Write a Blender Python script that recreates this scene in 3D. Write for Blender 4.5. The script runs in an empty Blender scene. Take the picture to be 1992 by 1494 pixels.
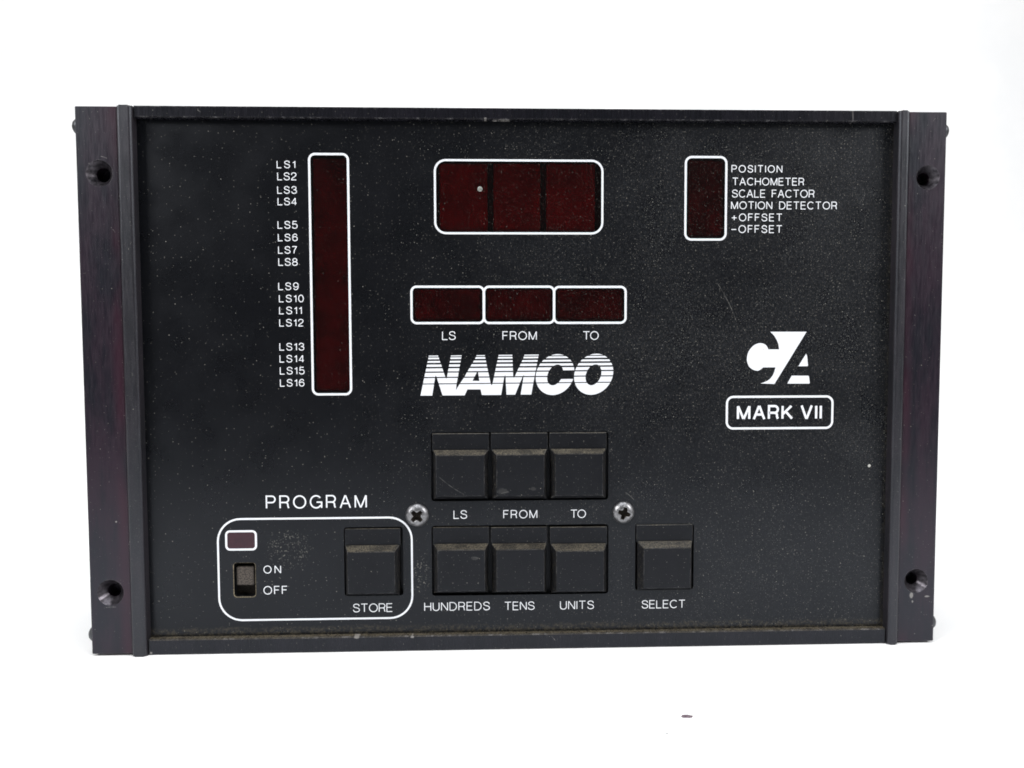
import bpy, bmesh, math, random
from mathutils import Vector, Matrix
from mathutils.geometry import tessellate_polygon

S = bpy.context.scene
COL = S.collection
random.seed(7)
R = math.radians

# ------------------------------------------------------------------ camera
CAM = Vector((-0.00942593, -0.22550042, 0.09368304))
F_PX, CX, CY = 1450.0, 996.0, 747.0            # lens measured in pixels of the 1992 x 1494 photograph
def rotvec(r):
    v = Vector(r); a = v.length
    return Matrix.Rotation(a, 3, v / a)
ROT = rotvec([R(2.92348986 * 57.29578 / 57.3), R(-1.81671707 * 57.29578 / 57.3), R(-0.22202108 * 57.29578 / 57.3)])
W2C = ROT @ Matrix(((1, 0, 0), (0, 0, -1), (0, 1, 0)))       # world -> (right, down, forward)
C2W = W2C.transposed()
cam_d = bpy.data.cameras.new('camera'); cam = bpy.data.objects.new('camera', cam_d); COL.objects.link(cam)
cam_d.sensor_width = 36.0; cam_d.lens = F_PX * 36.0 / 1992.0
cam_d.clip_start = 0.005; cam_d.clip_end = 20.0
right, down, fwd = C2W.col[0], C2W.col[1], C2W.col[2]
M3 = Matrix((right, -down, -fwd)).transposed()
cam.matrix_world = Matrix.Translation(CAM) @ M3.to_4x4()
S.camera = cam

def at(px, py, y):
    """point of the plane at depth y that was measured at pixel (px, py)"""
    d = C2W @ Vector(((px - CX) / F_PX, (py - CY) / F_PX, 1.0))
    t = (y - CAM.y) / d.y
    return CAM + d * t

# ------------------------------------------------------------------ world, lamps, exposure
wd = bpy.data.worlds.new('World'); S.world = wd; wd.use_nodes = True
bg = wd.node_tree.nodes['Background']
bg.inputs[0].default_value = (0.93, 0.96, 1.0, 1); bg.inputs[1].default_value = 0.10

def area(name, loc, target, sx, sy, power, color=(1, 1, 1)):
    d = bpy.data.lights.new(name, 'AREA'); d.shape = 'RECTANGLE'; d.size = sx; d.size_y = sy
    d.energy = power; d.color = color
    o = bpy.data.objects.new(name, d); COL.objects.link(o)
    o.location = loc
    o.rotation_euler = (Vector(target) - Vector(loc)).to_track_quat('-Z', 'Y').to_euler()
    return o
area('overhead_softbox', (0.0, -0.16, 0.85), (0, -0.02, 0.05), 0.75, 0.5, 6.0, (0.97, 0.985, 1.0))
area('left_softbox', (-0.66, -0.42, 0.50), (0, 0, 0.08), 0.3, 0.3, 6.0, (1.0, 0.99, 0.98))
area('right_softbox', (0.70, -0.40, 0.50), (0, 0, 0.08), 0.3, 0.3, 6.0, (1.0, 0.99, 0.98))
area('backdrop_fill', (0.0, 0.25, 0.95), (0, 0.55, 0.2), 0.9, 0.3, 2.2, (1, 1, 1))  # added fill with no known source, brightens the white backdrop

S.view_settings.view_transform = 'Standard'; S.view_settings.look = 'None'
S.view_settings.exposure = 0.0; S.view_settings.gamma = 1.0
S.view_settings.use_curve_mapping = False
S.render.engine = 'CYCLES'
S.cycles.filter_width = 1.75

# ------------------------------------------------------------------ node helpers
class NT:
    def __init__(s, name):
        s.m = bpy.data.materials.new(name); s.m.use_nodes = True
        s.t = s.m.node_tree; s.t.nodes.clear()
        s.out = s.t.nodes.new('ShaderNodeOutputMaterial')
        s.co = s.t.nodes.new('ShaderNodeTexCoord').outputs['Object']
        sp = s.t.nodes.new('ShaderNodeSeparateXYZ'); s.link(s.co, sp.inputs[0])
        s.x, s.y, s.z = sp.outputs
    def link(s, a, b): s.t.links.new(a, b)
    def put(s, v, sock):
        if isinstance(v, bpy.types.NodeSocket): s.link(v, sock)
        else: sock.default_value = v
    def math(s, op, a, b=0.0, c=0.0, clamp=False):
        n = s.t.nodes.new('ShaderNodeMath'); n.operation = op; n.use_clamp = clamp
        s.put(a, n.inputs[0]); s.put(b, n.inputs[1]); s.put(c, n.inputs[2]); return n.outputs[0]
    def ramp(s, v, a, b, lo=0.0, hi=1.0, smooth=True):
        n = s.t.nodes.new('ShaderNodeMapRange'); n.interpolation_type = 'SMOOTHSTEP' if smooth else 'LINEAR'
        s.put(v, n.inputs[0]); s.put(a, n.inputs[1]); s.put(b, n.inputs[2]); s.put(lo, n.inputs[3]); s.put(hi, n.inputs[4])
        return n.outputs[0]
    def vec(s, x, y, z=0.0):
        n = s.t.nodes.new('ShaderNodeCombineXYZ'); s.put(x, n.inputs[0]); s.put(y, n.inputs[1]); s.put(z, n.inputs[2])
        return n.outputs[0]
    def vmul(s, v, k):
        n = s.t.nodes.new('ShaderNodeVectorMath'); n.operation = 'MULTIPLY'; s.put(v, n.inputs[0]); n.inputs[1].default_value = k
        return n.outputs[0]
    def noise(s, v, scale, detail=2.0, rough=0.5):
        n = s.t.nodes.new('ShaderNodeTexNoise'); s.put(v, n.inputs['Vector']); n.inputs['Scale'].default_value = scale
        n.inputs['Detail'].default_value = detail; n.inputs['Roughness'].default_value = rough
        return n.outputs[0]
    def mix(s, f, a, b):
        n = s.t.nodes.new('ShaderNodeMix'); n.data_type = 'RGBA'
        s.put(f, n.inputs[0]); s.put(a, n.inputs[6]); s.put(b, n.inputs[7]); return n.outputs[2]
    def uv(s):      # flat coordinates that also spread over faces looking up or sideways
        a = s.math('MULTIPLY_ADD', s.y, 0.73, s.x); b = s.math('MULTIPLY_ADD', s.y, 1.13, s.z)
        return s.vec(a, b)
    def specks(s, scale, prob, rmin, rmax, seed=0.0, stretch=None):
        """random round specks; returns coverage 0..1 with random strength"""
        v = s.uv()
        if stretch: v = s.vmul(v, stretch)
        n = s.t.nodes.new('ShaderNodeTexVoronoi'); n.voronoi_dimensions = '2D'
        off = s.t.nodes.new('ShaderNodeVectorMath'); off.operation = 'ADD'; s.link(v, off.inputs[0]); off.inputs[1].default_value = (seed, seed * 1.7, 0)
        s.link(off.outputs[0], n.inputs['Vector']); n.inputs['Scale'].default_value = scale
        sc = s.t.nodes.new('ShaderNodeSeparateColor'); s.link(n.outputs['Color'], sc.inputs[0])
        r, g, b = sc.outputs
        rad = s.math('MULTIPLY_ADD', s.math('POWER', g, 3.0), rmax - rmin, rmin)
        inner = s.math('MULTIPLY', rad, 0.55)
        disc = s.ramp(n.outputs['Distance'], rad, inner)
        on = s.math('LESS_THAN', r, prob)
        k = s.math('MULTIPLY', disc, on)
        return s.math('MULTIPLY', k, s.ramp(b, 0, 1, 0.25, 1.0, False))
    def spot(s, c, rx, ry, rough=0.35):
        """one chip or stain of irregular outline at a point of the object"""
        dx = s.math('DIVIDE', s.math('SUBTRACT', s.x, c[0]), rx); dz = s.math('DIVIDE', s.math('SUBTRACT', s.z, c[2]), ry)
        d = s.math('SQRT', s.math('ADD', s.math('MULTIPLY', dx, dx), s.math('MULTIPLY', dz, dz)))
        nz = s.math('MULTIPLY_ADD', s.noise(s.co, 2600, 2), 2 * rough, -rough)
        return s.ramp(s.math('ADD', d, nz), 1.1, 0.7)
    def fiber(s, a, b, w):
        """one scratch or lint fibre from a to b (x, z of the object)"""
        (ax, az), (bx, bz) = a, b
        L = math.hypot(bx - ax, bz - az); ux, uz = (bx - ax) / L, (bz - az) / L
        px = s.math('SUBTRACT', s.x, ax); pz = s.math('SUBTRACT', s.z, az)
        t = s.math('ADD', s.math('MULTIPLY', px, ux), s.math('MULTIPLY', pz, uz))
        n = s.math('ADD', s.math('MULTIPLY', px, -uz), s.math('MULTIPLY', pz, ux))
        q = s.math('DIVIDE', t, L)
        bow = s.math('MULTIPLY', s.math('MULTIPLY', q, s.math('SUBTRACT', 1.0, q)), L * 0.13)
        n = s.math('ABSOLUTE', s.math('SUBTRACT', n, bow))
        k = s.ramp(n, w, w * 0.4)
        on = s.math('MULTIPLY', s.math('GREATER_THAN', t, 0.0), s.math('LESS_THAN', t, L))
        return s.math('MULTIPLY', s.math('MULTIPLY', k, on), s.ramp(s.noise(s.co, 900, 1), 0.35, 0.6, 0.25, 1))
    def add(s, *v):
        r = v[0]
        for q in v[1:]: r = s.math('ADD', r, q, clamp=True)
        return r
    def principled(s, color, rough, metallic=0.0, spec=0.5, normal=None):
        p = s.t.nodes.new('ShaderNodeBsdfPrincipled')
        s.put(color, p.inputs['Base Color']); s.put(rough, p.inputs['Roughness']); s.put(metallic, p.inputs['Metallic'])
        s.put(spec, p.inputs['Specular IOR Level'])
        if not metallic: p.inputs['Specular Tint'].default_value = (0.84, 0.90, 1.0, 1)
        if normal: s.link(normal, p.inputs['Normal'])
        return p
    def bump(s, h, strength, dist):
        n = s.t.nodes.new('ShaderNodeBump'); n.inputs['Strength'].default_value = strength; n.inputs['Distance'].default_value = dist
        s.link(h, n.inputs['Height']); return n.outputs[0]
    def done(s, p): s.link(p.outputs[0], s.out.inputs[0]); return s.m
    def edge(s, radius):
        """1 on sharp convex or concave edges"""
        b = s.t.nodes.new('ShaderNodeBevel'); b.samples = 4; b.inputs['Radius'].default_value = radius
        g = s.t.nodes.new('ShaderNodeNewGeometry')
        d = s.t.nodes.new('ShaderNodeVectorMath'); d.operation = 'DOT_PRODUCT'
        s.link(b.outputs[0], d.inputs[0]); s.link(g.outputs['Normal'], d.inputs[1])
        return s.ramp(d.outputs['Value'], 0.985, 0.90)

DUST = (0.275, 0.265, 0.235, 1)
PALE = (0.50, 0.49, 0.46, 1)

PANEL_Y = 0.0024          # face of the front panel
RAIL_Y = 0.0002           # face of the top and bottom rails
RIDGE_Y = -0.0010         # crest of the flange ridges
CAP_Y = -0.0006           # face of the button caps

def dust_amount(n):
    """dust that lies thick on the right and thin at the lower left"""
    dx = n.ramp(n.x, -0.075, 0.085)
    dz = n.ramp(n.z, 0.02, 0.085, 0.35, 1.0)
    cloud = n.ramp(n.noise(n.co, 28, 3), 0.30, 0.70, 0.55, 1.25)
    return n.math('MULTIPLY', n.math('MULTIPLY', dx, dz), cloud, clamp=True)

def panel_dust(n):
    d = dust_amount(n)
    a = n.specks(430, 0.55, 0.030, 0.085, 0.0)
    b = n.specks(900, n.math('MULTIPLY_ADD', d, 0.75, 0.12), 0.04, 0.15, 3.1)
    c = n.math('MULTIPLY', n.specks(2300, n.math('MULTIPLY', d, 0.85), 0.10, 0.32, 7.7, (1, 0.75, 1)), 0.5)
    return n.math('MULTIPLY', n.add(n.math('MULTIPLY', a, 0.8), b, c), 0.85), d

def mat_panel():
    n = NT('dusty black panel film')
    k, d = panel_dust(n)
    zb = at(1000, 1217, PANEL_Y).z
    grime = n.math('MULTIPLY', n.ramp(n.math('MULTIPLY_ADD', n.noise(n.co, 160, 2), -0.0016, n.z), zb + 0.0003, zb - 0.0009), n.ramp(n.noise(n.co, 1500, 3, 0.7), 0.42, 0.66))
    xl = at(285, 1215, PANEL_Y).x; xr = at(1718, 1215, PANEL_Y).x
    gl = n.math('MULTIPLY', n.ramp(n.x, xl + 0.0016, xl), n.ramp(n.noise(n.co, 1300, 3, 0.7), 0.45, 0.68))
    gr = n.math('MULTIPLY', n.ramp(n.x, xr - 0.0018, xr), n.ramp(n.noise(n.co, 1100, 3, 0.7), 0.40, 0.66))
    film = n.math('MULTIPLY', d, n.ramp(n.noise(n.vmul(n.co, (1.0, 1, 0.6)), 1700, 4, 0.75), 0.42, 0.78, 0.01, 0.13))
    smear = n.math('MULTIPLY', n.spot(at(563, 1070, PANEL_Y), 0.007, 0.006, 0.5), n.ramp(n.noise(n.co, 2300, 2), 0.60, 0.72, 0, 0.5))
    smear2 = n.math('MULTIPLY', n.spot(at(820, 1120, PANEL_Y), 0.003, 0.006, 0.5), n.ramp(n.noise(n.co, 2300, 2), 0.60, 0.72, 0, 0.6))
    f = []
    for (x0, y0, x1, y1) in ((1217, 958, 1233, 972), (1395, 550, 1432, 624), (1185, 875.5, 1192, 876), (880, 1184, 883, 1191)):
        p, q = at(x0, y0, PANEL_Y), at(x1, y1, PANEL_Y); f.append(n.fiber((p.x, p.z), (q.x, q.z), 0.00010))
    fib = n.math('MULTIPLY', n.add(*f), 0.22)
    p0 = n.spot(at(1691, 906, PANEL_Y), 0.0005, 0.0005, 0.3); p1 = n.spot(at(276, 993, PANEL_Y), 0.0006, 0.0006, 0.3)
    grime = n.add(grime, n.math('MULTIPLY', gl, 0.35), n.math('MULTIPLY', gr, 0.6))
    base = n.mix(n.noise(n.co, 60, 3), (0.0028, 0.0031, 0.0040, 1), (0.0046, 0.0048, 0.0060, 1))
    c = n.mix(film, base, (0.20, 0.215, 0.235, 1))
    c = n.mix(n.math('MULTIPLY', grime, 0.17), c, (0.20, 0.165, 0.10, 1))
    c = n.mix(n.add(k, smear, smear2), c, DUST)
    c = n.mix(n.add(fib, p0, p1), c, PALE)
    rough = n.add(n.ramp(n.noise(n.co, 90, 4), 0.3, 0.7, 0.26, 0.34), n.math('MULTIPLY', k, 0.4))
    nz = n.bump(n.noise(n.co, 5200, 2), 0.10, 0.0001)
    return n.done(n.principled(c, rough, 0, 0.31, nz))

def mat_anodised(name, tint_a, tint_b, wear=1.0, spots=(), fibers=(), rough=(0.28, 0.40), spec=0.42, band=False, ledge=0.0, dusty=0.0):
    n = NT(name)
    streak = n.noise(n.vmul(n.co, (1.0, 1.0, 0.10)), 1500, 4, 0.7)
    blotch = n.noise(n.vmul(n.co, (1.0, 1.0, 0.22)), 130, 4, 0.6)
    t = n.ramp(n.math('ADD', n.math('MULTIPLY', streak, 0.25), n.math('MULTIPLY', blotch, 0.75)), 0.38, 0.62)
    c = n.mix(t, tint_a, tint_b)
    if band:        # maroon band of uneven dye along the ridge
        ax = n.math('ABSOLUTE', n.x)
        q = n.math('MULTIPLY', n.ramp(ax, 0.1155, 0.1178), n.ramp(ax, 0.1222, 0.1188))
        q = n.math('MULTIPLY', q, n.ramp(n.noise(n.vmul(n.co, (1, 1, 0.5)), 60, 3), 0.36, 0.62))
        c = n.mix(q, c, (0.026, 0.0075, 0.0150, 1))
    if dusty:
        c = n.mix(n.math('MULTIPLY', n.add(n.specks(1500, 0.5, 0.08, 0.22, 4.4), n.ramp(n.noise(n.co, 2200, 4, 0.8), 0.5, 0.75)), dusty), c, DUST)
    if ledge:
        g = n.t.nodes.new('ShaderNodeNewGeometry'); sp = n.t.nodes.new('ShaderNodeSeparateXYZ'); n.link(g.outputs['Normal'], sp.inputs[0])
        u = n.math('MULTIPLY', n.ramp(sp.outputs[2], 0.80, 0.97), n.ramp(n.noise(n.co, 700, 4, 0.8), 0.30, 0.62, 0.25, 1.0))
        c = n.mix(n.math('MULTIPLY', u, ledge), c, (0.24, 0.205, 0.14, 1))
    k = n.add(n.specks(380, 0.30, 0.025, 0.07, 1.3), n.specks(1200, 0.10, 0.06, 0.14, 5.2))
    c = n.mix(n.math('MULTIPLY', k, 0.8), c, DUST)
    e = n.math('MULTIPLY', n.edge(0.00028), n.ramp(n.noise(n.vmul(n.co, (1, 1, 0.35)), 420, 3, 0.65), 0.50, 0.68, 0.05, wear))  # patchy edge wear over a faint even edge highlight painted into the colour
    c = n.mix(e, c, (0.42, 0.41, 0.42, 1))
    extra = [n.spot(at(a, b, y), rx, ry) for (a, b, y, rx, ry) in spots]
    for (x0, y0, x1, y1, y, w) in fibers:
        p, q = at(x0, y0, y), at(x1, y1, y); extra.append(n.fiber((p.x, p.z), (q.x, q.z), w))
    if extra: c = n.mix(n.math('MULTIPLY', n.add(*extra), 0.42), c, (0.42, 0.40, 0.38, 1))
    rg = n.ramp(streak, 0.3, 0.7, rough[0], rough[1])
    nz = n.bump(n.noise(n.vmul(n.co, (1, 1, 0.12)), 2800, 2), 0.06, 0.0001)
    return n.done(n.principled(c, rg, 0, spec, nz))

def mat_plastic():
    n = NT('black button plastic')
    k = n.add(n.specks(520, 0.35, 0.03, 0.08, 2.3), n.math('MULTIPLY', n.specks(1500, 0.12, 0.08, 0.2, 6.1), 0.6))
    g = n.t.nodes.new('ShaderNodeNewGeometry'); sp = n.t.nodes.new('ShaderNodeSeparateXYZ'); n.link(g.outputs['Normal'], sp.inputs[0])
    up = n.ramp(sp.outputs[2], 0.25, 0.6)            # dust settles on the ledges that look up
    settle = n.math('MULTIPLY', up, n.ramp(n.noise(n.co, 2400, 4, 0.75), 0.38, 0.70, 0.04, 0.75))
    settle = n.math('MULTIPLY', settle, n.ramp(n.noise(n.co, 130, 2), 0.36, 0.60, 0.5, 1.0))
    side = n.math('MULTIPLY', n.ramp(n.math('ABSOLUTE', sp.outputs[0]), 0.3, 0.6), n.ramp(n.noise(n.co, 1900, 4, 0.75), 0.52, 0.74, 0.0, 0.45))
    sc = []
    for (x0, y0, x1, y1) in ((903, 962, 853, 927), (975, 960, 990, 957), (920, 1084, 932, 1087)):
        p, q = at(x0, y0, CAP_Y), at(x1, y1, CAP_Y); sc.append(n.fiber((p.x, p.z), (q.x, q.z), 0.00013))
    sm = n.math('MULTIPLY', n.spot(at(978, 956, CAP_Y), 0.0016, 0.0010, 0.5), 0.35)
    sm2 = n.math('MULTIPLY', n.spot(at(1037, 951, CAP_Y), 0.0009, 0.0006, 0.5), 0.35)
    sm3 = n.math('MULTIPLY', n.spot(at(924, 1086, CAP_Y), 0.0012, 0.0006, 0.5), 0.4)
    c = n.mix(n.noise(n.co, 240, 3), (0.0055, 0.0058, 0.0070, 1), (0.0080, 0.0082, 0.0098, 1))
    c = n.mix(n.math('MULTIPLY', n.add(settle, side), 0.8), c, (0.27, 0.235, 0.17, 1))
    c = n.mix(k, c, DUST)
    c = n.mix(n.math('MULTIPLY', n.add(sm, sm2, sm3, *sc), 0.12), c, PALE)
    e = n.math('MULTIPLY', n.edge(0.00018), n.ramp(n.noise(n.co, 900, 2), 0.4, 0.65, 0.02, 0.16))
    c = n.mix(e, c, (0.4, 0.4, 0.4, 1))
    nz = n.bump(n.noise(n.co, 6500, 2), 0.14, 0.0001)
    return n.done(n.principled(c, n.ramp(n.noise(n.co, 300, 2), 0.3, 0.7, 0.34, 0.44), 0, 0.22, nz))

def mat_ink():
    n = NT('white screen printing ink')
    k = n.specks(1000, n.ramp(n.x, -0.05, 0.10, 0.10, 0.55), 0.05, 0.15, 9.0)
    c = n.mix(n.math('MULTIPLY', k, 0.7), n.mix(n.noise(n.co, 900, 3), (0.71, 0.73, 0.77, 1), (0.80, 0.82, 0.86, 1)), (0.10, 0.10, 0.10, 1))
    return n.done(n.principled(c, 0.5, 0, 0.4))

def mat_filter(tint):
    n = NT('red display filter')
    k, d = panel_dust(n)
    k = n.math('MULTIPLY', k, 0.5)
    tr = n.t.nodes.new('ShaderNodeBsdfTransparent'); tr.inputs[0].default_value = tint
    gl = n.t.nodes.new('ShaderNodeBsdfGlossy'); gl.inputs['Roughness'].default_value = 0.24; gl.inputs[0].default_value = (1, 1, 1, 1)
    fr = n.t.nodes.new('ShaderNodeFresnel'); fr.inputs[0].default_value = 1.36
    m1 = n.t.nodes.new('ShaderNodeMixShader'); n.link(fr.outputs[0], m1.inputs[0]); n.link(tr.outputs[0], m1.inputs[1]); n.link(gl.outputs[0], m1.inputs[2])
    df = n.t.nodes.new('ShaderNodeBsdfDiffuse'); df.inputs[0].default_value = DUST
    m2 = n.t.nodes.new('ShaderNodeMixShader'); n.link(k, m2.inputs[0]); n.link(m1.outputs[0], m2.inputs[1]); n.link(df.outputs[0], m2.inputs[2])
    return n.done(m2)

def mat_simple(name, a, b, scale, rough, metallic=0.0, spec=0.5, bump=0.0):
    n = NT(name)
    c = n.mix(n.ramp(n.noise(n.co, scale, 3), 0.3, 0.7), a, b)
    return n.done(n.principled(c, rough, metallic, spec, n.bump(n.noise(n.co, scale * 6, 2), bump, 0.0001) if bump else None))

M = {}
M['panel'] = mat_panel()
M['plastic'] = mat_plastic()
M['ink'] = mat_ink()
M['filter'] = mat_filter((0.72, 0.12, 0.13, 1))
M['flange'] = mat_anodised('black anodised flange', (0.0055, 0.0052, 0.0090, 1), (0.0165, 0.0080, 0.0145, 1), 0.5,
    spots=((1773, 1158, 0, .0006, .0010), (1775, 1170, 0, .0003, .0004), (226, 1015, 0, .0003, .0003), (1803, 1160, 0, .0008, .0003)),
    fibers=((196, 304, 208, 308, 0, .00010), (206, 1182, 226, 1181, 0, .00012), (1815, 236, 1820, 230, 0, .00012),
            (1738, 1236, 1747, 1225, 0, .00014), (219, 446, 224, 452, 0, .0001), (1808, 345.5, 1828, 347, 0, .00010)), band=True)
M['rail'] = mat_anodised('black anodised rail', (0.0050, 0.0050, 0.0070, 1), (0.0080, 0.0075, 0.0105, 1), 0.35,
    spots=((694, 1239, RAIL_Y, .0009, .0006), (802, 1239, RAIL_Y, .0006, .0004), (294, 1270, RAIL_Y, .0004, .0004), (944, 231, RAIL_Y, .0004, .0004)),
    fibers=((955, 233, 1000, 234, RAIL_Y, .0001), (990, 1264, 1025, 1262, RAIL_Y, .00012), (1658, 212, 1659, 238, RAIL_Y, .0001), (384, 214, 390, 218, RAIL_Y, .0001), (1072, 1237, 1080, 1246, RAIL_Y, .0001)), rough=(0.24, 0.30), spec=0.34, ledge=0.36)
M['ridge'] = mat_anodised('worn black ridge', (0.0095, 0.0095, 0.0120, 1), (0.0175, 0.0150, 0.0190, 1), 0.6, rough=(0.32, 0.44), spec=0.5, dusty=0.10)
M['sink'] = mat_simple('worn countersink', (0.022, 0.020, 0.025, 1), (0.085, 0.078, 0.09, 1), 900, 0.30, 0.7)
M['chrome'] = mat_simple('dull plated steel', (0.17, 0.17, 0.18, 1), (0.30, 0.30, 0.31, 1), 1100, 0.40, 1.0, 0.5, 0.1)
M['screw_black'] = mat_simple('black oxide steel', (0.02, 0.02, 0.022, 1), (0.04, 0.04, 0.04, 1), 700, 0.4, 0.0, 0.6)
M['dirt'] = mat_simple('dark greasy dirt', (0.006, 0.005, 0.004, 1), (0.028, 0.022, 0.016, 1), 2600, 0.8, 0, 0.2)
M['slot_dust'] = mat_simple('dusty cut edge', (0.04, 0.036, 0.028, 1), (0.26, 0.22, 0.15, 1), 2600, 0.9, 0, 0.2)
M['case'] = mat_simple('black case', (0.010, 0.010, 0.011, 1), (0.016, 0.016, 0.017, 1), 200, 0.6)
M['slider'] = mat_simple('dusty slider', (0.026, 0.022, 0.019, 1), (0.105, 0.088, 0.074, 1), 2600, 0.8, 0, 0.3, 0.2)
M['module'] = mat_simple('red display module', (0.21, 0.012, 0.022, 1), (0.34, 0.018, 0.032, 1), 110, 0.5)
M['module_dim'] = mat_simple('dim display module', (0.075, 0.022, 0.028, 1), (0.19, 0.040, 0.052, 1), 130, 0.5)
M['lamp'] = mat_simple('red lamp film', (0.026, 0.0055, 0.0085, 1), (0.036, 0.0075, 0.0115, 1), 700, 0.4)
M['dot'] = mat_simple('grey fleck', (0.14, 0.155, 0.135, 1), (0.30, 0.31, 0.29, 1), 2000, 0.8)
M['white'] = mat_simple('white table paper', (0.84, 0.845, 0.85, 1), (0.87, 0.87, 0.87, 1), 20, 0.75, 0, 0.25)
M['flake'] = mat_simple('purple brown flake', (0.06, 0.03, 0.05, 1), (0.22, 0.17, 0.19, 1), 3000, 0.7)
M['pale'] = mat_simple('pale grey speck', (0.35, 0.35, 0.35, 1), (0.5, 0.5, 0.5, 1), 2000, 0.8)

# ------------------------------------------------------------------ object helpers
def empty(name, loc=(0, 0, 0)):
    o = bpy.data.objects.new(name, None); COL.objects.link(o); o.location = loc; o.empty_display_size = 0.02; return o

def obj(name, bm, mat, parent=None, smooth=False, recalc=True):
    if recalc: bmesh.ops.recalc_face_normals(bm, faces=bm.faces)
    me = bpy.data.meshes.new(name); bm.to_mesh(me); bm.free()
    if smooth:
        for p in me.polygons: p.use_smooth = True
    for m in (mat if isinstance(mat, (list, tuple)) else [mat]): me.materials.append(m)
    o = bpy.data.objects.new(name, me); COL.objects.link(o)
    if parent: o.parent = parent
    return o

def boolean(o, cutter):
    m = o.modifiers.new('cut', 'BOOLEAN'); m.object = cutter; m.operation = 'DIFFERENCE'; m.solver = 'EXACT'
    dg = bpy.context.evaluated_depsgraph_get(); dg.update()
    me = bpy.data.meshes.new_from_object(o.evaluated_get(dg))
    o.modifiers.clear(); old = o.data; o.data = me; me.name = o.name; bpy.data.meshes.remove(old)
    bpy.data.objects.remove(cutter)

def box_bm(x0, x1, y0, y1, z0, z1, bev=0.0, seg=2):
    bm = bmesh.new()
    bmesh.ops.create_cube(bm, size=1.0)
    for v in bm.verts:
        v.co = Vector((x0 + (v.co.x + .5) * (x1 - x0), y0 + (v.co.y + .5) * (y1 - y0), z0 + (v.co.z + .5) * (z1 - z0)))
    if bev: bmesh.ops.bevel(bm, geom=list(bm.edges), offset=bev, segments=seg, affect='EDGES', profile=0.5)
    return bm

def rounded(x0, x1, z0, z1, r, n=8):
    pts = []
    for cx, cz, a0 in ((x1 - r, z1 - r, 0), (x0 + r, z1 - r, 90), (x0 + r, z0 + r, 180), (x1 - r, z0 + r, 270)):
        for i in range(n + 1):
            a = R(a0 + 90.0 * i / n); pts.append((cx + r * math.cos(a), cz + r * math.sin(a)))
    return pts

def plate_bm(loops, y0, y1=None):
    """flat plate with holes: loops[0] is the outline, the others the holes"""
    bm = bmesh.new(); flat = []
    V = [[Vector((x, 0, z)) for x, z in lp] for lp in loops]
    tris = tessellate_polygon([[Vector((p.x, p.z, 0)) for p in lp] for lp in V])
    for lp in V: flat += lp
    front = [bm.verts.new((p.x, y0, p.z)) for p in flat]
    for t in tris:
        try: bm.faces.new([front[i] for i in t])
        except ValueError: pass
    if y1 is not None:
        back = [bm.verts.new((p.x, y1, p.z)) for p in flat]
        for t in tris:
            try: bm.faces.new([back[i] for i in reversed(t)])
            except ValueError: pass
        k = 0
        for lp in V:
            n = len(lp)
            for i in range(n): bm.faces.new((front[k + i], front[k + (i + 1) % n], back[k + (i + 1) % n], back[k + i]))
            k += n
    return bm

def face_front(bm):
    """turn every face of a flat print towards the viewer side (-Y)"""
    bm.normal_update()
    for f in bm.faces:
        if f.normal.y > 0: f.normal_flip()
    return bm

def ring_bm(outer, inner, y):
    bm = bmesh.new(); n = len(outer)
    a = [bm.verts.new((x, y, z)) for x, z in outer]; b = [bm.verts.new((x, y, z)) for x, z in inner]
    for i in range(n): bm.faces.new((a[i], a[(i + 1) % n], b[(i + 1) % n], b[i]))
    return face_front(bm)

def lathe_bm(profile, axis_point, axis, seg=40):
    """profile: (radius, distance along axis) from the centre outwards"""
    bm = bmesh.new(); ax = Vector(axis).normalized()
    u = ax.orthogonal().normalized(); w = ax.cross(u); rings = []
    for r, h in profile:
        if r < 1e-9: rings.append([bm.verts.new(Vector(axis_point) + ax * h)])
        else: rings.append([bm.verts.new(Vector(axis_point) + ax * h + (u * math.cos(2 * math.pi * i / seg) + w * math.sin(2 * math.pi * i / seg)) * r) for i in range(seg)])
    for A, B in zip(rings, rings[1:]):
        for i in range(seg):
            j = (i + 1) % seg
            if len(A) == 1 and len(B) == 1: continue
            if len(A) == 1: bm.faces.new((A[0], B[i], B[j]))
            elif len(B) == 1: bm.faces.new((A[i], A[j], B[0]))
            else: bm.faces.new((A[i], A[j], B[j], B[i]))
    return bm

# ------------------------------------------------------------------ the setting: white seamless table and backdrop
def build_backdrop():
    bm = bmesh.new(); prof = [(-0.25, 0.0), (0.30, 0.0)]
    for i in range(1, 13):
        a = R(90 * i / 12); prof.append((0.30 + 0.30 * math.sin(a), 0.30 - 0.30 * math.cos(a)))
    prof.append((0.60, 1.3))
    A = [bm.verts.new((-1.6, y, z)) for y, z in prof]; B = [bm.verts.new((1.6, y, z)) for y, z in prof]
    for i in range(len(prof) - 1): bm.faces.new((A[i], B[i], B[i + 1], A[i + 1]))
    o = obj('backdrop', bm, M['white'], smooth=True, recalc=False); o['kind'] = 'structure'
build_backdrop()

# ------------------------------------------------------------------ the control panel
unit = empty('control_panel')
unit['label'] = 'black industrial control panel with red display windows and push buttons, standing upright on white table'
unit['category'] = 'control panel'

H = 0.16414; HW = 0.130
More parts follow.
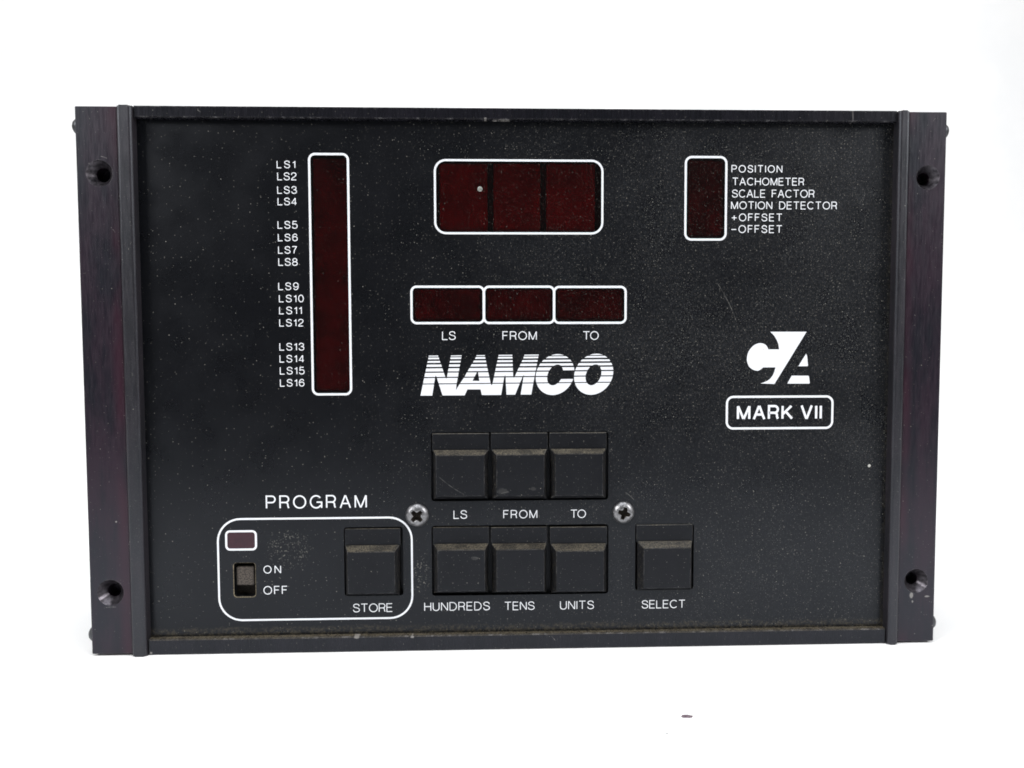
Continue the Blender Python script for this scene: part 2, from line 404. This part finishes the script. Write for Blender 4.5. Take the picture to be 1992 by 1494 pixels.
# --- mounting flanges with countersunk holes
def flange(side):
    s = side
    xo = s * HW
    xi = at(229, 260, 0).x if s < 0 else at(1757, 700, 0).x
    xi2 = at(255.5, 260, RIDGE_Y).x if s < 0 else at(1740, 700, RIDGE_Y).x
    x0, x1 = sorted((xo, xi))
    o = obj('mounting_flange', box_bm(x0, x1, 0, 0.0072, 0.0006, H, 0.0004), [M['flange'], M['sink']], unit)
    sinks = []
    for (px, py, r, r2) in (((193, 337, 25, 14.5), (214.8, 1153, 25.5, 14)) if s < 0 else ((1805, 345, 23.5, 13.5), (1782, 1130, 24, 13))):
        c = at(px, py, 0); k = 0.2255 / F_PX
        prof = [(0, -0.001), (r * k + 0.00045, -0.001), (r * k, 0.0), (r2 * k * 0.92, 0.0025), (r2 * k * 0.92, 0.0066), (0, 0.0066)]
        boolean(o, obj('cutter', lathe_bm(prof, c, (0, 1, 0), 48), M['flange'])); sinks.append((c, r * k))
    for p in o.data.polygons:
        p.material_index = int(0.2 < abs(p.normal.y) < 0.95 and any(math.hypot(p.center.x - c.x, p.center.z - c.z) < q for c, q in sinks))
    # rounded ridge along the inner edge
    a, b = sorted((xi, xi2))
    bm = bmesh.new(); pr = []
    w = b - a; rr = 0.0009
    for cx, a0 in ((a + rr, 180), (b - rr, 270)):
        for i in range(7):
            t = R(a0 + 90 * i / 6); pr.append((cx + rr * math.cos(t), RIDGE_Y + rr + rr * math.sin(t)))
    pr += [(b, 0.0068), (a, 0.0068)]
    z0, z1 = 0.0, H + 0.0001
    A = [bm.verts.new((x, y, z0)) for x, y in pr]; B = [bm.verts.new((x, y, z1)) for x, y in pr]
    n = len(pr)
    for i in range(n): bm.faces.new((A[i], A[(i + 1) % n], B[(i + 1) % n], B[i]))
    ea = bm.faces.new(A[::-1]); eb = bm.faces.new(B)
    bmesh.ops.bevel(bm, geom=list(set(ea.edges) | set(eb.edges)), offset=0.0004, segments=2, affect='EDGES')
    obj('ridge', bm, M['ridge'], o)
    # button head screws on the outer side
    for py in ((247.5, 1232) if s < 0 else (257, 1207)):
        z = at(150 if s < 0 else 1840, py, 0.0034).z
        prof = [(0.0, 0.0023), (0.0010, 0.00215), (0.0019, 0.0016), (0.0025, 0.0008), (0.0027, 0.0), (0.0027, -0.0005), (0, -0.0005)]
        obj('side_screw', lathe_bm(prof, (xo, 0.0034, z), (s, 0, 0), 32), M['screw_black'], o, True)
    return xi, xi2
FL = flange(-1); FR = flange(1)

# --- rails along the top and the bottom
xl = FL[1] + 0.00018; xr = FR[1] - 0.00018
def rail(z0, z1):
    bm = box_bm(xl, xr, RAIL_Y, 0.0072, z0, z1)
    long_edges = [e for e in bm.edges if abs(e.verts[0].co.y - RAIL_Y) < 1e-6 and abs(e.verts[1].co.y - RAIL_Y) < 1e-6]
    bmesh.ops.bevel(bm, geom=long_edges, offset=0.00025, segments=2, affect='EDGES')
    obj('frame_rail', bm, M['rail'], unit)
zt0 = at(1000, 232.5, RAIL_Y).z; zt1 = H + 0.0003
zb1 = at(1000, 1233.5, RAIL_Y).z; zb1 = 0.5 * (zb1 + 0.5 * (at(300, 1243, RAIL_Y).z + at(1700, 1225, RAIL_Y).z)); zb0 = 0.0
rail(zt0, zt1); rail(zb0, zb1)

# --- rear case
obj('rear_case', box_bm(-0.127, 0.127, 0.0074, 0.078, 0.0012, H - 0.0012, 0.001), M['case'], unit)

# --- front panel with its cut-outs
def prect(x0, y0, x1, y1, y=PANEL_Y):
    a, b, c, d = at(x0, y0, y), at(x1, y1, y), at(x0, y1, y), at(x1, y0, y)
    return (a.x, b.x, b.z, a.z)                     # xmin, xmax, zmin, zmax
KPX = (0.2255 + PANEL_Y) / F_PX                     # metres per photograph pixel on the panel face

holes = []
WELLS = {'upper': (838.2, 841.6, 1183.2, 972), 'lower': (839.4, 1023, 1183.2, 1154.5), 'store': (668.6, 1025.8, 785, 1158), 'select': (1235.9, 1019.6, 1348.8, 1146.6)}
for k_, v in WELLS.items():
    x0, x1, z0, z1 = prect(*v); holes.append(rounded(x0, x1, z0, z1, 0.0009, 5))
SLOT = prect(454.7, 1095, 497.8, 1160.0)
holes.append(rounded(*SLOT, 0.0009, 5))

# windows: (left, top, right, bottom of the white outline), line width, outer radius in pixels
WIN = {
    'column': ((598.9, 297.3, 685.4, 769.0), 4.3, 13),
    'main': ((843.6, 309.3, 1173.6, 456.2), 4.0, 23),
    'mode': ((1332.2, 303.2, 1413.4, 468.2), 4.2, 14),
    'small_a': ((798.0, 555.6, 943.4, 630.5), 4.3, 12),
    'small_b': ((939.3, 555.6, 1079.8, 630.2), 4.3, 12),
    'small_c': ((1075.9, 556.0, 1218.9, 630.0), 4.3, 12),
}
win_rect = {}
for nme, (bx, lw, rad) in WIN.items():
    x0, x1, z0, z1 = prect(*bx); h = lw * KPX * 0.72; win_rect[nme] = (x0, x1, z0, z1, lw * KPX, rad * KPX)
    holes.append(rounded(x0 + h, x1 - h, z0 + h, z1 - h, max(0.0003, rad * KPX - h), 6))

px0, px1 = FL[1] - 0.0002, FR[1] + 0.0002
outline = [(px0, zb1 - 0.001), (px1, zb1 - 0.001), (px1, zt0 + 0.001), (px0, zt0 + 0.001)]
panel = obj('front_panel', plate_bm([outline] + holes, PANEL_Y, PANEL_Y + 0.0012), M['panel'], unit)
obj('backing_plate', box_bm(px0 + .001, px1 - .001, 0.0056, 0.0072, zb1, zt0), M['case'], unit)

# --- printed outlines, display windows and the modules behind them
def outline_print(rect, lw, rad, y, parent, name='printed_outline'):
    x0, x1, z0, z1 = rect
    return obj(name, ring_bm(rounded(x0, x1, z0, z1, rad, 10), rounded(x0 + lw, x1 - lw, z0 + lw, z1 - lw, max(rad - lw, 0.0002), 10), y), M['ink'], parent, recalc=False)
INK = PANEL_Y - 0.00004
def window(nme, module_mat, cells=None, lift=0.0):
    x0, x1, z0, z1, lw, rad = win_rect[nme]
    h = lw * 0.4
    w = obj('display_window', face_front(plate_bm([rounded(x0 + h, x1 - h, z0 + h, z1 - h, rad - h, 6)], PANEL_Y - 0.00001)), M['filter'], unit, recalc=False)
    outline_print((x0, x1, z0, z1), lw, rad, INK - lift, w)
    for (a, b, c, d, dep) in cells:
        q = prect(a, b, c, d, PANEL_Y + dep)
        obj('display_module', box_bm(q[0], q[1], PANEL_Y + dep, 0.0054, q[2], q[3], 0.0002), module_mat, w)
    return w
wm = window('main', M['module'], [(854.5, 318, 948.5, 450, .0016), (959.5, 318, 1051, 450, .0016), (1062.5, 318, 1157, 450, .0016)])
window('column', M['module_dim'], [(608, 308, 681, 760, .0016)])
window('mode', M['module_dim'], [(1340, 312, 1406, 460, .0016)])
window('small_a', M['module_dim'], [(806, 563, 934, 624, .0018)], 0.000005)
window('small_b', M['module_dim'], [(947, 563, 1072, 623, .0018)])
window('small_c', M['module_dim'], [(1084, 563, 1211, 623, .0018)], 0.000005)
c = at(933.6, 367.8, PANEL_Y)
obj('pale_fleck', lathe_bm([(0, 0.00016), (0.0005, 0.00015), (0.00076, 0.00006), (0.00078, 0.00001)], (c.x, PANEL_Y - 0.00002, c.z), (0, -1, 0), 14), M['dot'], wm, True)

# lamp window and frame of the program group
lr = prect(437.6, 1031.8, 500.4, 1070.6); lw = 4.0 * KPX
lamp = obj('indicator_lamp', face_front(plate_bm([rounded(lr[0] + lw * .5, lr[1] - lw * .5, lr[2] + lw * .5, lr[3] - lw * .5, 0.0009, 6)], PANEL_Y - 0.00002)), M['lamp'], unit, recalc=False)
outline_print(lr, lw, 9.5 * KPX, INK, lamp)
outline_print(prect(421.0, 1008.3, 804.4, 1203.3), 3.7 * KPX, 46 * KPX, INK, panel)
outline_print(prect(1412.2, 770.0, 1620.5, 834.3), 4.3 * KPX, 15 * KPX, INK, panel)

# ------------------------------------------------------------------ lettering: one stroke alphabet
def arc(cx, cy, rx, ry, a0, a1, n=18):
    return [(cx + rx * math.cos(R(a0 + (a1 - a0) * i / n)), cy + ry * math.sin(R(a0 + (a1 - a0) * i / n))) for i in range(n + 1)]
def smooth(pts, n=6):
    P = [pts[0]] + list(pts) + [pts[-1]]; out = []
    for i in range(1, len(P) - 2):
        p0, p1, p2, p3 = P[i - 1], P[i], P[i + 1], P[i + 2]
        for k in range(n):
            t = k / n
            out.append(tuple(0.5 * (2 * p1[j] + (p2[j] - p0[j]) * t + (2 * p0[j] - 5 * p1[j] + 4 * p2[j] - p3[j]) * t * t + (3 * p1[j] - p0[j] - 3 * p2[j] + p3[j]) * t ** 3) for j in (0, 1)))
    out.append(pts[-1]); return out
six = smooth([(.52, .77), (.46, .93), (.30, 1), (.11, .89), (.02, .62), (.01, .38), (.08, .10), (.28, 0), (.48, .09), (.56, .31), (.48, .54), (.29, .62), (.10, .54), (.025, .38)])
pbowl = [(0, 0), (0, 1), (.36, 1)] + arc(.36, .735, .22, .265, 90, -90, 12)[1:] + [(0.02, .47)]
G = {
    ' ': (.04, []),
    '_': (.42, []),
    'L': (.50, [[(0, 1), (0, 0), (.50, 0)]]),
    'S': (.60, [smooth([(.57, .73), (.52, .91), (.30, 1), (.09, .92), (.03, .75), (.12, .60), (.31, .53), (.50, .45), (.60, .27), (.53, .08), (.30, 0), (.08, .08), (.0, .28)])]),
    '1': (.24, [[(.24, 1), (.24, 0)], smooth([(0, .76), (.13, .79), (.21, .91)])]),
    '2': (.55, [smooth([(.02, .68), (.07, .91), (.28, 1), (.49, .91), (.53, .70), (.42, .50), (.20, .31), (.05, .14), (.0, 0)]), [(0, 0), (.55, 0)]]),
    '3': (.56, [smooth([(.02, .74), (.09, .93), (.27, 1), (.46, .92), (.51, .75), (.43, .58), (.22, .53)]), smooth([(.22, .53), (.46, .47), (.56, .28), (.48, .07), (.27, 0), (.06, .08), (0, .28)])]),
    '4': (.56, [[(.42, 0), (.42, 1)], [(.40, .98), (0, .26), (.56, .26)]]),
    '5': (.56, [[(.50, 1), (.10, 1), (.05, .50)], smooth([(.05, .50), (.15, .60), (.30, .63), (.49, .54), (.56, .32), (.47, .08), (.26, 0), (.07, .07), (0, .24)])]),
    '6': (.56, [six]),
    '7': (.54, [[(0, 1), (.54, 1)], smooth([(.53, .99), (.37, .70), (.25, .40), (.19, 0)])]),
    '8': (.56, [arc(.28, .76, .23, .24, -90, 270, 28), arc(.28, .26, .28, .26, -90, 270, 28)]),
    '9': (.56, [[(.57 - x, 1 - y) for x, y in six]]),
    '0': (.56, [arc(.28, .5, .28, .5, -90, 270, 36)]),
    'P': (.58, [pbowl]),
    'O': (.80, [arc(.40, .5, .40, .5, -90, 270, 40)]),
    'I': (.0, [[(0, 0), (0, 1)]]),
    'T': (.64, [[(0, 1), (.64, 1)], [(.32, 1), (.32, 0)]]),
    'N': (.62, [[(0, 0), (0, 1)], [(.62, 0), (.62, 1)], [(.01, 1), (.61, 0)]]),
    'A': (.68, [[(0, -.03), (.33, 1.02)], [(.35, 1.02), (.68, -.03)], [(.12, .34), (.56, .34)]]),
    'C': (.72, [arc(.38, .5, .38, .5, 42, 318, 32)]),
    'H': (.62, [[(0, 0), (0, 1)], [(.62, 0), (.62, 1)], [(0, .52), (.62, .52)]]),
    'M': (.74, [[(0, 0), (0, 1)], [(.74, 0), (.74, 1)], [(.01, 1), (.36, 0)], [(.38, 0), (.73, 1)]]),
    'E': (.54, [[(.53, 1), (0, 1), (0, 0), (.54, 0)], [(0, .53), (.49, .53)]]),
    'R': (.59, [pbowl, smooth([(.33, .47), (.46, .43), (.52, .33), (.535, .15), (.585, 0)])]),
    'F': (.50, [[(0, 0), (0, 1), (.50, 1)], [(0, .53), (.44, .53)]]),
    'D': (.66, [[(0, 0), (0, 1), (.26, 1)] + arc(.26, .5, .40, .5, 90, -90, 18)[1:] + [(-.001, 0)]]),
    'G': (.76, [arc(.38, .5, .38, .5, 42, 325, 32), [(.42, .47), (.75, .47), (.75, 0)]]),
    'U': (.60, [[(0, 1), (0, .32)] + arc(.30, .30, .30, .30, 180, 360, 14) + [(.60, 1)]]),
    'V': (.66, [[(0, 1.03), (.32, -.02)], [(.34, -.02), (.66, 1.03)]]),
    'K': (.60, [[(0, 0), (0, 1)], [(.0, .34), (.57, 1)], [(.20, .57), (.62, 0)]]),
    '+': (.60, [[(0, .44), (.60, .44)], [(.30, .12), (.30, .76)]]),
    '-': (.58, [[(0, .44), (.58, .44)]]),
}
def ribbon(bm, pts, t, y):
    n = len(pts); L, Rr = [], []
    for i, p in enumerate(pts):
        a = Vector(pts[i]) - Vector(pts[i - 1]) if i else None
        b = Vector(pts[i + 1]) - Vector(pts[i]) if i < n - 1 else None
        if a is None: a = b
        if b is None: b = a
        a = a.normalized(); b = b.normalized()
        na, nb = Vector((-a.y, a.x)), Vector((-b.y, b.x)); m = na + nb
        m = m.normalized() if m.length > 1e-6 else na
        k = min(1.0 / max(m.dot(na), 0.2), 1.6) * t / 2
        L.append(bm.verts.new((p[0] + m.x * k, y, p[1] + m.y * k))); Rr.append(bm.verts.new((p[0] - m.x * k, y, p[1] - m.y * k)))
    for i in range(n - 1):
        try: bm.faces.new((L[i], L[i + 1], Rr[i + 1], Rr[i]))
        except ValueError: pass

def text(s, x0, x1, y0, y1, t, WX=1.16):
    """lettering that fills a measured box of the panel face"""
    a = at(x0, (y0 + y1) / 2, PANEL_Y); b = at(x1, (y0 + y1) / 2, PANEL_Y)
    mx = (x0 + x1) / 2
    zt = at(mx, y0, PANEL_Y).z; zb = at(mx, y1, PANEL_Y).z
    t = t * KPX; h = zt - zb - t
    wsum = sum(G[ch][0] for ch in s) * h * WX
    track = ((b.x - a.x - t) - wsum) / max(len(s) - 1, 1)
    x = a.x + t / 2; bm = bmesh.new(); k = 0
    for ch in s:
        w, strokes = G[ch]
        for st in strokes:
            ribbon(bm, [(x + p[0] * h * WX, zb + t / 2 + p[1] * h) for p in st], t, INK - 0.000004 * (k % 7)); k += 1
        x += w * h * WX + track
    obj('printed_text', face_front(bm), M['ink'], panel, recalc=False)

for s, x0, x1, y0, y1 in (('LS1', 538.2, 574.5, 312.4, 327.4), ('LS2', 539.3, 577, 335.3, 350.8), ('LS3', 539.3, 577.6, 362, 377), ('LS4', 540, 577.6, 384.4, 399.4),
        ('LS5', 540, 579, 429.8, 445), ('LS6', 540.6, 579.1, 454.5, 469.3), ('LS7', 541, 578.3, 478.8, 493.7), ('LS8', 541.4, 579.2, 502, 517.1),
        ('LS9', 541.4, 581, 549.4, 564.4), ('LS10', 542.6, 591, 573.3, 588.1), ('LS11', 543, 587.2, 596.4, 611.4), ('LS12', 543.2, 590.6, 620.4, 635.2),
        ('LS13', 543.5, 592, 667, 682), ('LS14', 543.8, 592, 690.4, 705.2), ('LS15', 544.4, 592.6, 713.6, 728.5), ('LS16', 544.6, 592.3, 737.3, 752)):
    text(s, x0, x1, y0, y1, 1.62, 1.24)
for s, x0, x1, y0, y1 in (('POSITION', 1422.9, 1521.8, 321.3, 336), ('TACHOMETER', 1424.4, 1564.2, 345.8, 361), ('SCALE_FACTOR', 1423.8, 1584.3, 369, 384.6),
        ('MOTION_DETECTOR', 1422, 1628.2, 392, 407.4), ('+OFFSET', 1422.6, 1521.6, 415.4, 430.6), ('-OFFSET', 1422, 1521.6, 438.1, 453.4)):
    text(s, x0, x1, y0, y1, 1.62, 1.20)
for s, x0, x1, y0, y1 in (('LS', 860, 886.4, 644.3, 661.4), ('FROM', 977.4, 1044.2, 644.4, 661.4), ('TO', 1133.8, 1164.6, 644.3, 661.2),
        ('LS', 882.2, 908.7, 992.4, 1009.2), ('FROM', 979, 1045.2, 992, 1008.4), ('TO', 1109.6, 1139.8, 991.2, 1007.7),
        ('HUNDREDS', 825.3, 952.9, 1171, 1187.8), ('TENS', 981.3, 1039.9, 1170.2, 1186.7), ('UNITS', 1089.4, 1155.4, 1168.5, 1185.3),
        ('ON', 512.6, 546.8, 1100, 1115.5), ('OFF', 512.6, 559.4, 1139.8, 1156.2), ('STORE', 686.7, 763.9, 1173.8, 1190.7), ('SELECT', 1248.2, 1333.1, 1167, 1183.2)):
    text(s, x0, x1, y0, y1, 1.62, 1.24)
text('PROGRAM', 517, 713.7, 963, 989.2, 2.8, 1.2)
text('MARK VII', 1433.3, 1598.7, 787.6, 816.6, 4.5, 1.22)

# ------------------------------------------------------------------ striped emblem
def logo_pt(X, Y):                                  # enlarged drawing coordinates -> panel face
    px = 810 + X / 12.45; py = 680 + (Y - 0.0096 * X) / 12.45
    p = at(px, py, INK); return (p.x, p.z)
NAM = [(100, 1117), (385, 1119), (450, 690), (470, 628), (497, 690), (545, 845), (635, 1117), (1170, 1120), (1235, 977), (1555, 980), (1585, 1116), (2053, 1119),
       (2124, 700), (2150, 638), (2163, 701), (2168, 841), (2183, 1114), (2393, 1115), (2503, 844), (2566, 695), (2608, 630), (2593, 705), (2526, 1115),
       (2783, 1116), (2858, 697), (2963, 149), (2621, 149), (2588, 241), (2453, 523), (2393, 655), (2358, 708), (2343, 662), (2338, 523), (2323, 148), (1993, 149), (1936, 418),
       (1850, 818), (1823, 890), (1795, 827), (1655, 151), (1462, 151), (1415, 248), (1370, 324), (1305, 427), (1240, 537), (1170, 666), (1065, 820), (957, 990),
       (970, 855), (1000, 700), (1097, 150), (838, 151), (742, 668), (728, 714), (700, 671), (525, 150), (302, 150)]
NAM_HOLE = [(1475, 545), (1357, 770), (1525, 775), (1494, 560)]
def oval(cx, cy, rx, ry, sh, a0=0, a1=360, n=64):
    out = []
    for i in range(n + 1):
        a = R(a0 + (a1 - a0) * i / n); out.append((cx + rx * math.cos(a) + sh * math.sin(a), cy - ry * math.sin(a)))
    return out
X3 = 2863.5
O_OUT = oval(X3 + 1430, 639, 470, 497, 66)[:-1]; O_IN = oval(X3 + 1425, 653, 186, 253, 52)[:-1]
def c_shape():
    cx, cy = X3 + 495, 638; ix, iy = X3 + 497, 646
    up_o = math.degrees(math.asin((cy - 536) / 495)); lo_o = -math.degrees(math.asin((748 - cy) / 495))
    up_i = math.degrees(math.asin((iy - 536) / 251)); lo_i = -math.degrees(math.asin((748 - iy) / 251))
    return oval(cx, cy, 464, 495, 62, up_o, 360 + lo_o) + oval(ix, iy, 185, 251, 60, 360 + lo_i, up_i)
BANDS = [(100, 173), (197, 239), (280, 324), (367, 423), (462, 536), (567, 667), (695, 824), (848, 1200)]
def banded(loops):
    bm = bmesh.new()
    for b0, b1 in BANDS:
        t = plate_bm([[(x, y) for x, y in lp] for lp in loops], 0.0)
        for y, keep_greater in ((b0, True), (b1, False)):
            bmesh.ops.bisect_plane(t, geom=t.verts[:] + t.edges[:] + t.faces[:], plane_co=(0, 0, y), plane_no=(0, 0, 1), clear_inner=keep_greater, clear_outer=not keep_greater)
        idx = {v: bm.verts.new(v.co) for v in t.verts}
        for f in t.faces:
            try: bm.faces.new([idx[v] for v in f.verts])
            except ValueError: pass
        t.free()
    for v in bm.verts:
        x, z = logo_pt(v.co.x, v.co.z); v.co = (x, INK, z)
    return face_front(bm)
logo = bmesh.new()
for loops in ([NAM, NAM_HOLE], [O_OUT, O_IN], [c_shape()]):
    b = banded(loops); me = bpy.data.meshes.new('tmp'); b.to_mesh(me); b.free(); logo.from_mesh(me); bpy.data.meshes.remove(me)
obj('printed_logo', face_front(logo), M['ink'], panel, recalc=False)

# ------------------------------------------------------------------ emblem above the model plate
def em(pts):
    out = []
    for x, y in pts:
        p = at(1380 + x / 6.496, 620 + y / 6.496, INK); out.append((p.x, p.z))
    return out
E1 = [(770, 165), (1228, 165), (822, 825), (645, 818)] + smooth([(645, 818), (705, 797), (760, 765), (808, 700), (835, 615)])[1:] + [(680, 615)] + \
     smooth([(680, 615), (640, 646), (598, 657), (540, 638), (497, 596), (475, 530), (480, 460), (510, 390), (560, 338), (620, 311), (672, 313), (718, 337), (745, 387)])[1:] + \
     [(880, 387)] + smooth([(880, 387), (873, 330), (852, 272), (818, 215), (770, 165)])[1:-1]
eb = bmesh.new()
for pts in (E1, [(1222, 442), (1234, 470), (1246, 590), (1240, 600), (1124, 600)], [(1040, 720), (1248, 720), (1259, 732), (1268, 812), (1262, 820), (985, 820)]):
    b = plate_bm([em(pts)], INK); me = bpy.data.meshes.new('tmp'); b.to_mesh(me); b.free(); eb.from_mesh(me); bpy.data.meshes.remove(me)
obj('printed_emblem', face_front(eb), M['ink'], panel, recalc=False)

# ------------------------------------------------------------------ push buttons
def button(base, y_strip, top_y, strip_z_px, face_px):
    """base: pixel box of the key; strip_z_px: row where the raised cap starts; face_px: pixel box of the cap's face"""
    ys = PANEL_Y + y_strip
    x0, x1, z0, z1 = prect(*base, ys)
    zc = at((base[0] + base[2]) / 2, strip_z_px, ys).z
    k = obj('push_button', box_bm(x0, x1, ys, 0.0054, zc - 0.0004, z1, 0.00014, 1), M['plastic'], unit)
    g = 0.00032; x0 += g; x1 -= g
    fx0, fx1, fz0, fz1 = prect(*face_px, top_y)
    bm = bmesh.new(); e = 0.00004
    lo = [bm.verts.new(p) for p in ((x0 + e, 0.0052, z0 + e), (x1 - e, 0.0052, z0 + e), (x1 - e, 0.0052, zc - .0001), (x0 + e, 0.0052, zc - .0001))]
    mid = [bm.verts.new(p) for p in ((x0 + e, ys - .0004, z0 + e), (x1 - e, ys - .0004, z0 + e), (x1 - e, ys - .0004, zc), (x0 + e, ys - .0004, zc))]
    hi = [bm.verts.new(p) for p in ((fx0, top_y, fz0), (fx1, top_y, fz0), (fx1, top_y, fz1), (fx0, top_y, fz1))]
    for A, B in ((lo, mid), (mid, hi)):
        for i in range(4): bm.faces.new((A[i], A[(i + 1) % 4], B[(i + 1) % 4], B[i]))
    bm.faces.new(hi); bm.faces.new(lo[::-1])
    bmesh.ops.recalc_face_normals(bm, faces=bm.faces)
    ed = [ed for ed in bm.edges if any(v in hi for v in ed.verts)]
    bmesh.ops.bevel(bm, geom=ed, offset=0.00013, segments=2, affect='EDGES')
    obj('button_cap', bm, M['plastic'], k)
UP = -0.0002; LOW = 0.0002
button((840.7, 843.6, 951.7, 969.5), UP, CAP_Y, 875.2, (847.6, 886, 942.5, 965))
button((954.8, 842.5, 1065.3, 969.0), UP, CAP_Y, 874.0, (965.8, 885, 1058.8, 964.6))
button((1068.6, 842.0, 1179.6, 968.0), UP, CAP_Y, 872.8, (1080.2, 883, 1172.6, 963.6))
button((841.7, 1026.0, 952.0, 1151.5), LOW, CAP_Y, 1057.5, (850.6, 1070.5, 943.6, 1150))
button((954.9, 1026.0, 1064.6, 1151.0), LOW, CAP_Y, 1056.8, (965.8, 1069.6, 1058.8, 1149.6))
button((1069.8, 1025.6, 1180.8, 1150.8), LOW, CAP_Y, 1057.0, (1082.4, 1072.4, 1174.6, 1149.6))
button((669.9, 1028.8, 780.2, 1156.0), LOW, CAP_Y, 1060.5, (675.6, 1074.2, 768.6, 1154.2))
button((1238.2, 1021.3, 1346.6, 1145.4), UP, CAP_Y, 1052.0, (1252.6, 1066.4, 1343.2, 1143.6))

# ------------------------------------------------------------------ panel screws with a cross recess
def panel_screw(px, py, r_px, turn):
    c = at(px, py, PANEL_Y); r = r_px * KPX
    prof = [(0, 0.00195), (r * .25, 0.00190), (r * .5, 0.00172), (r * .72, 0.00138), (r * .88, 0.00092), (r * .97, 0.00045), (r, 0.0001), (r * .97, -0.0002), (0, -0.0002)]
    o = obj('panel_screw', lathe_bm(prof, (c.x, PANEL_Y, c.z), (0, -1, 0), 48), [M['chrome'], M['dirt']], unit, True)
    bm = bmesh.new()
    a = r * .70; w = r * .19; e = r * .30
    pts = []
    for q in range(4):
        ang = R(turn + 90 * q); ca, sa = math.cos(ang), math.sin(ang)
        for u, v in ((e, -e * .55 - w * .5), (a, -w), (a, w), (e, e * .55 + w * .5)): pts.append((u * ca - v * sa, u * sa + v * ca))
    f = [bm.verts.new((c.x + x, PANEL_Y - 0.0030, c.z + z)) for x, z in pts]
    b = [bm.verts.new((c.x + x * .62, PANEL_Y - 0.00045, c.z + z * .62)) for x, z in pts]
    n = len(pts)
    bm.faces.new(f); bm.faces.new(b[::-1])
    for i in range(n): bm.faces.new((f[i], f[(i + 1) % n], b[(i + 1) % n], b[i]))
    cut = obj('cutter', bm, M['dirt'])
    boolean(o, cut)
    me = o.data
    for p in me.polygons:
        rr = math.hypot(p.center.x - c.x, p.center.z - c.z) / r; hh = PANEL_Y - p.center.y
        dome = 0.00195 * math.sqrt(max(0.0, 1 - rr * rr))
        inner = rr < 0.62 and hh < 0.00172 and hh < 0.00195 - 0.00095 * rr * rr - 0.00012
        p.material_index = 1 if inner else 0
        p.use_smooth = not inner
panel_screw(811.8, 1002, 23.2, 44)
panel_screw(1212.4, 996.5, 22.0, -18)

# ------------------------------------------------------------------ slide switch
x0, x1, z0, z1 = SLOT
sw = obj('slide_switch', face_front(plate_bm([rounded(x0 - .0001, x1 + .0001, z0 - .0001, z1 + .0001, .0009, 5)], 0.0054, 0.0055)), M['dirt'], unit)
a = rounded(x0, x1, z0, z1, 0.0009, 5); b = rounded(x0 + .00035, x1 - .00022, z0 + .0005, z1 - .0002, 0.0008, 5)
obj('slot_lip', ring_bm(rounded(x0 - .00025, x1 + .00012, z0 - .0003, z1 + .00005, 0.001, 5), a, PANEL_Y - 0.00003), M['slot_dust'], sw, recalc=False)
q = prect(459.5, 1103, 494.5, 1138.5, 0.0030)
obj('slider', box_bm(q[0], q[1], 0.0031, 0.0053, q[2], q[3], 0.0003), M['slider'], sw)

# ------------------------------------------------------------------ crumbs on the table
def floor_at(px, py):
    d = C2W @ Vector(((px - CX) / F_PX, (py - CY) / F_PX, 1.0)); return CAM + d * (-CAM.z / d.z)
def crumb(name, px, py, lx, ly, h, mat, label, cat):
    c = floor_at(px, py); bm = bmesh.new(); bmesh.ops.create_icosphere(bm, subdivisions=2, radius=1.0)
    rnd = random.Random(int(px))
    for v in bm.verts:
        k = 1 + rnd.uniform(-.28, .28)
        v.co = Vector((v.co.x * lx * k, v.co.y * ly * k, max(v.co.z, -0.1) * h * k + h * .12))
    o = obj(name, bm, mat); o.location = (c.x, c.y, 0.00002); o['label'] = label; o['category'] = cat
crumb('dirt_flake', 1335.5, 1394, 0.0015, 0.0008, 0.00012, M['flake'], 'tiny dark purple brown flake lying on the white table before the panel', 'flake')
crumb('dust_speck', 1297.5, 1427.5, 0.0004, 0.0003, 0.0001, M['pale'], 'faint pale grey speck on the white table nearest the bottom edge', 'speck')
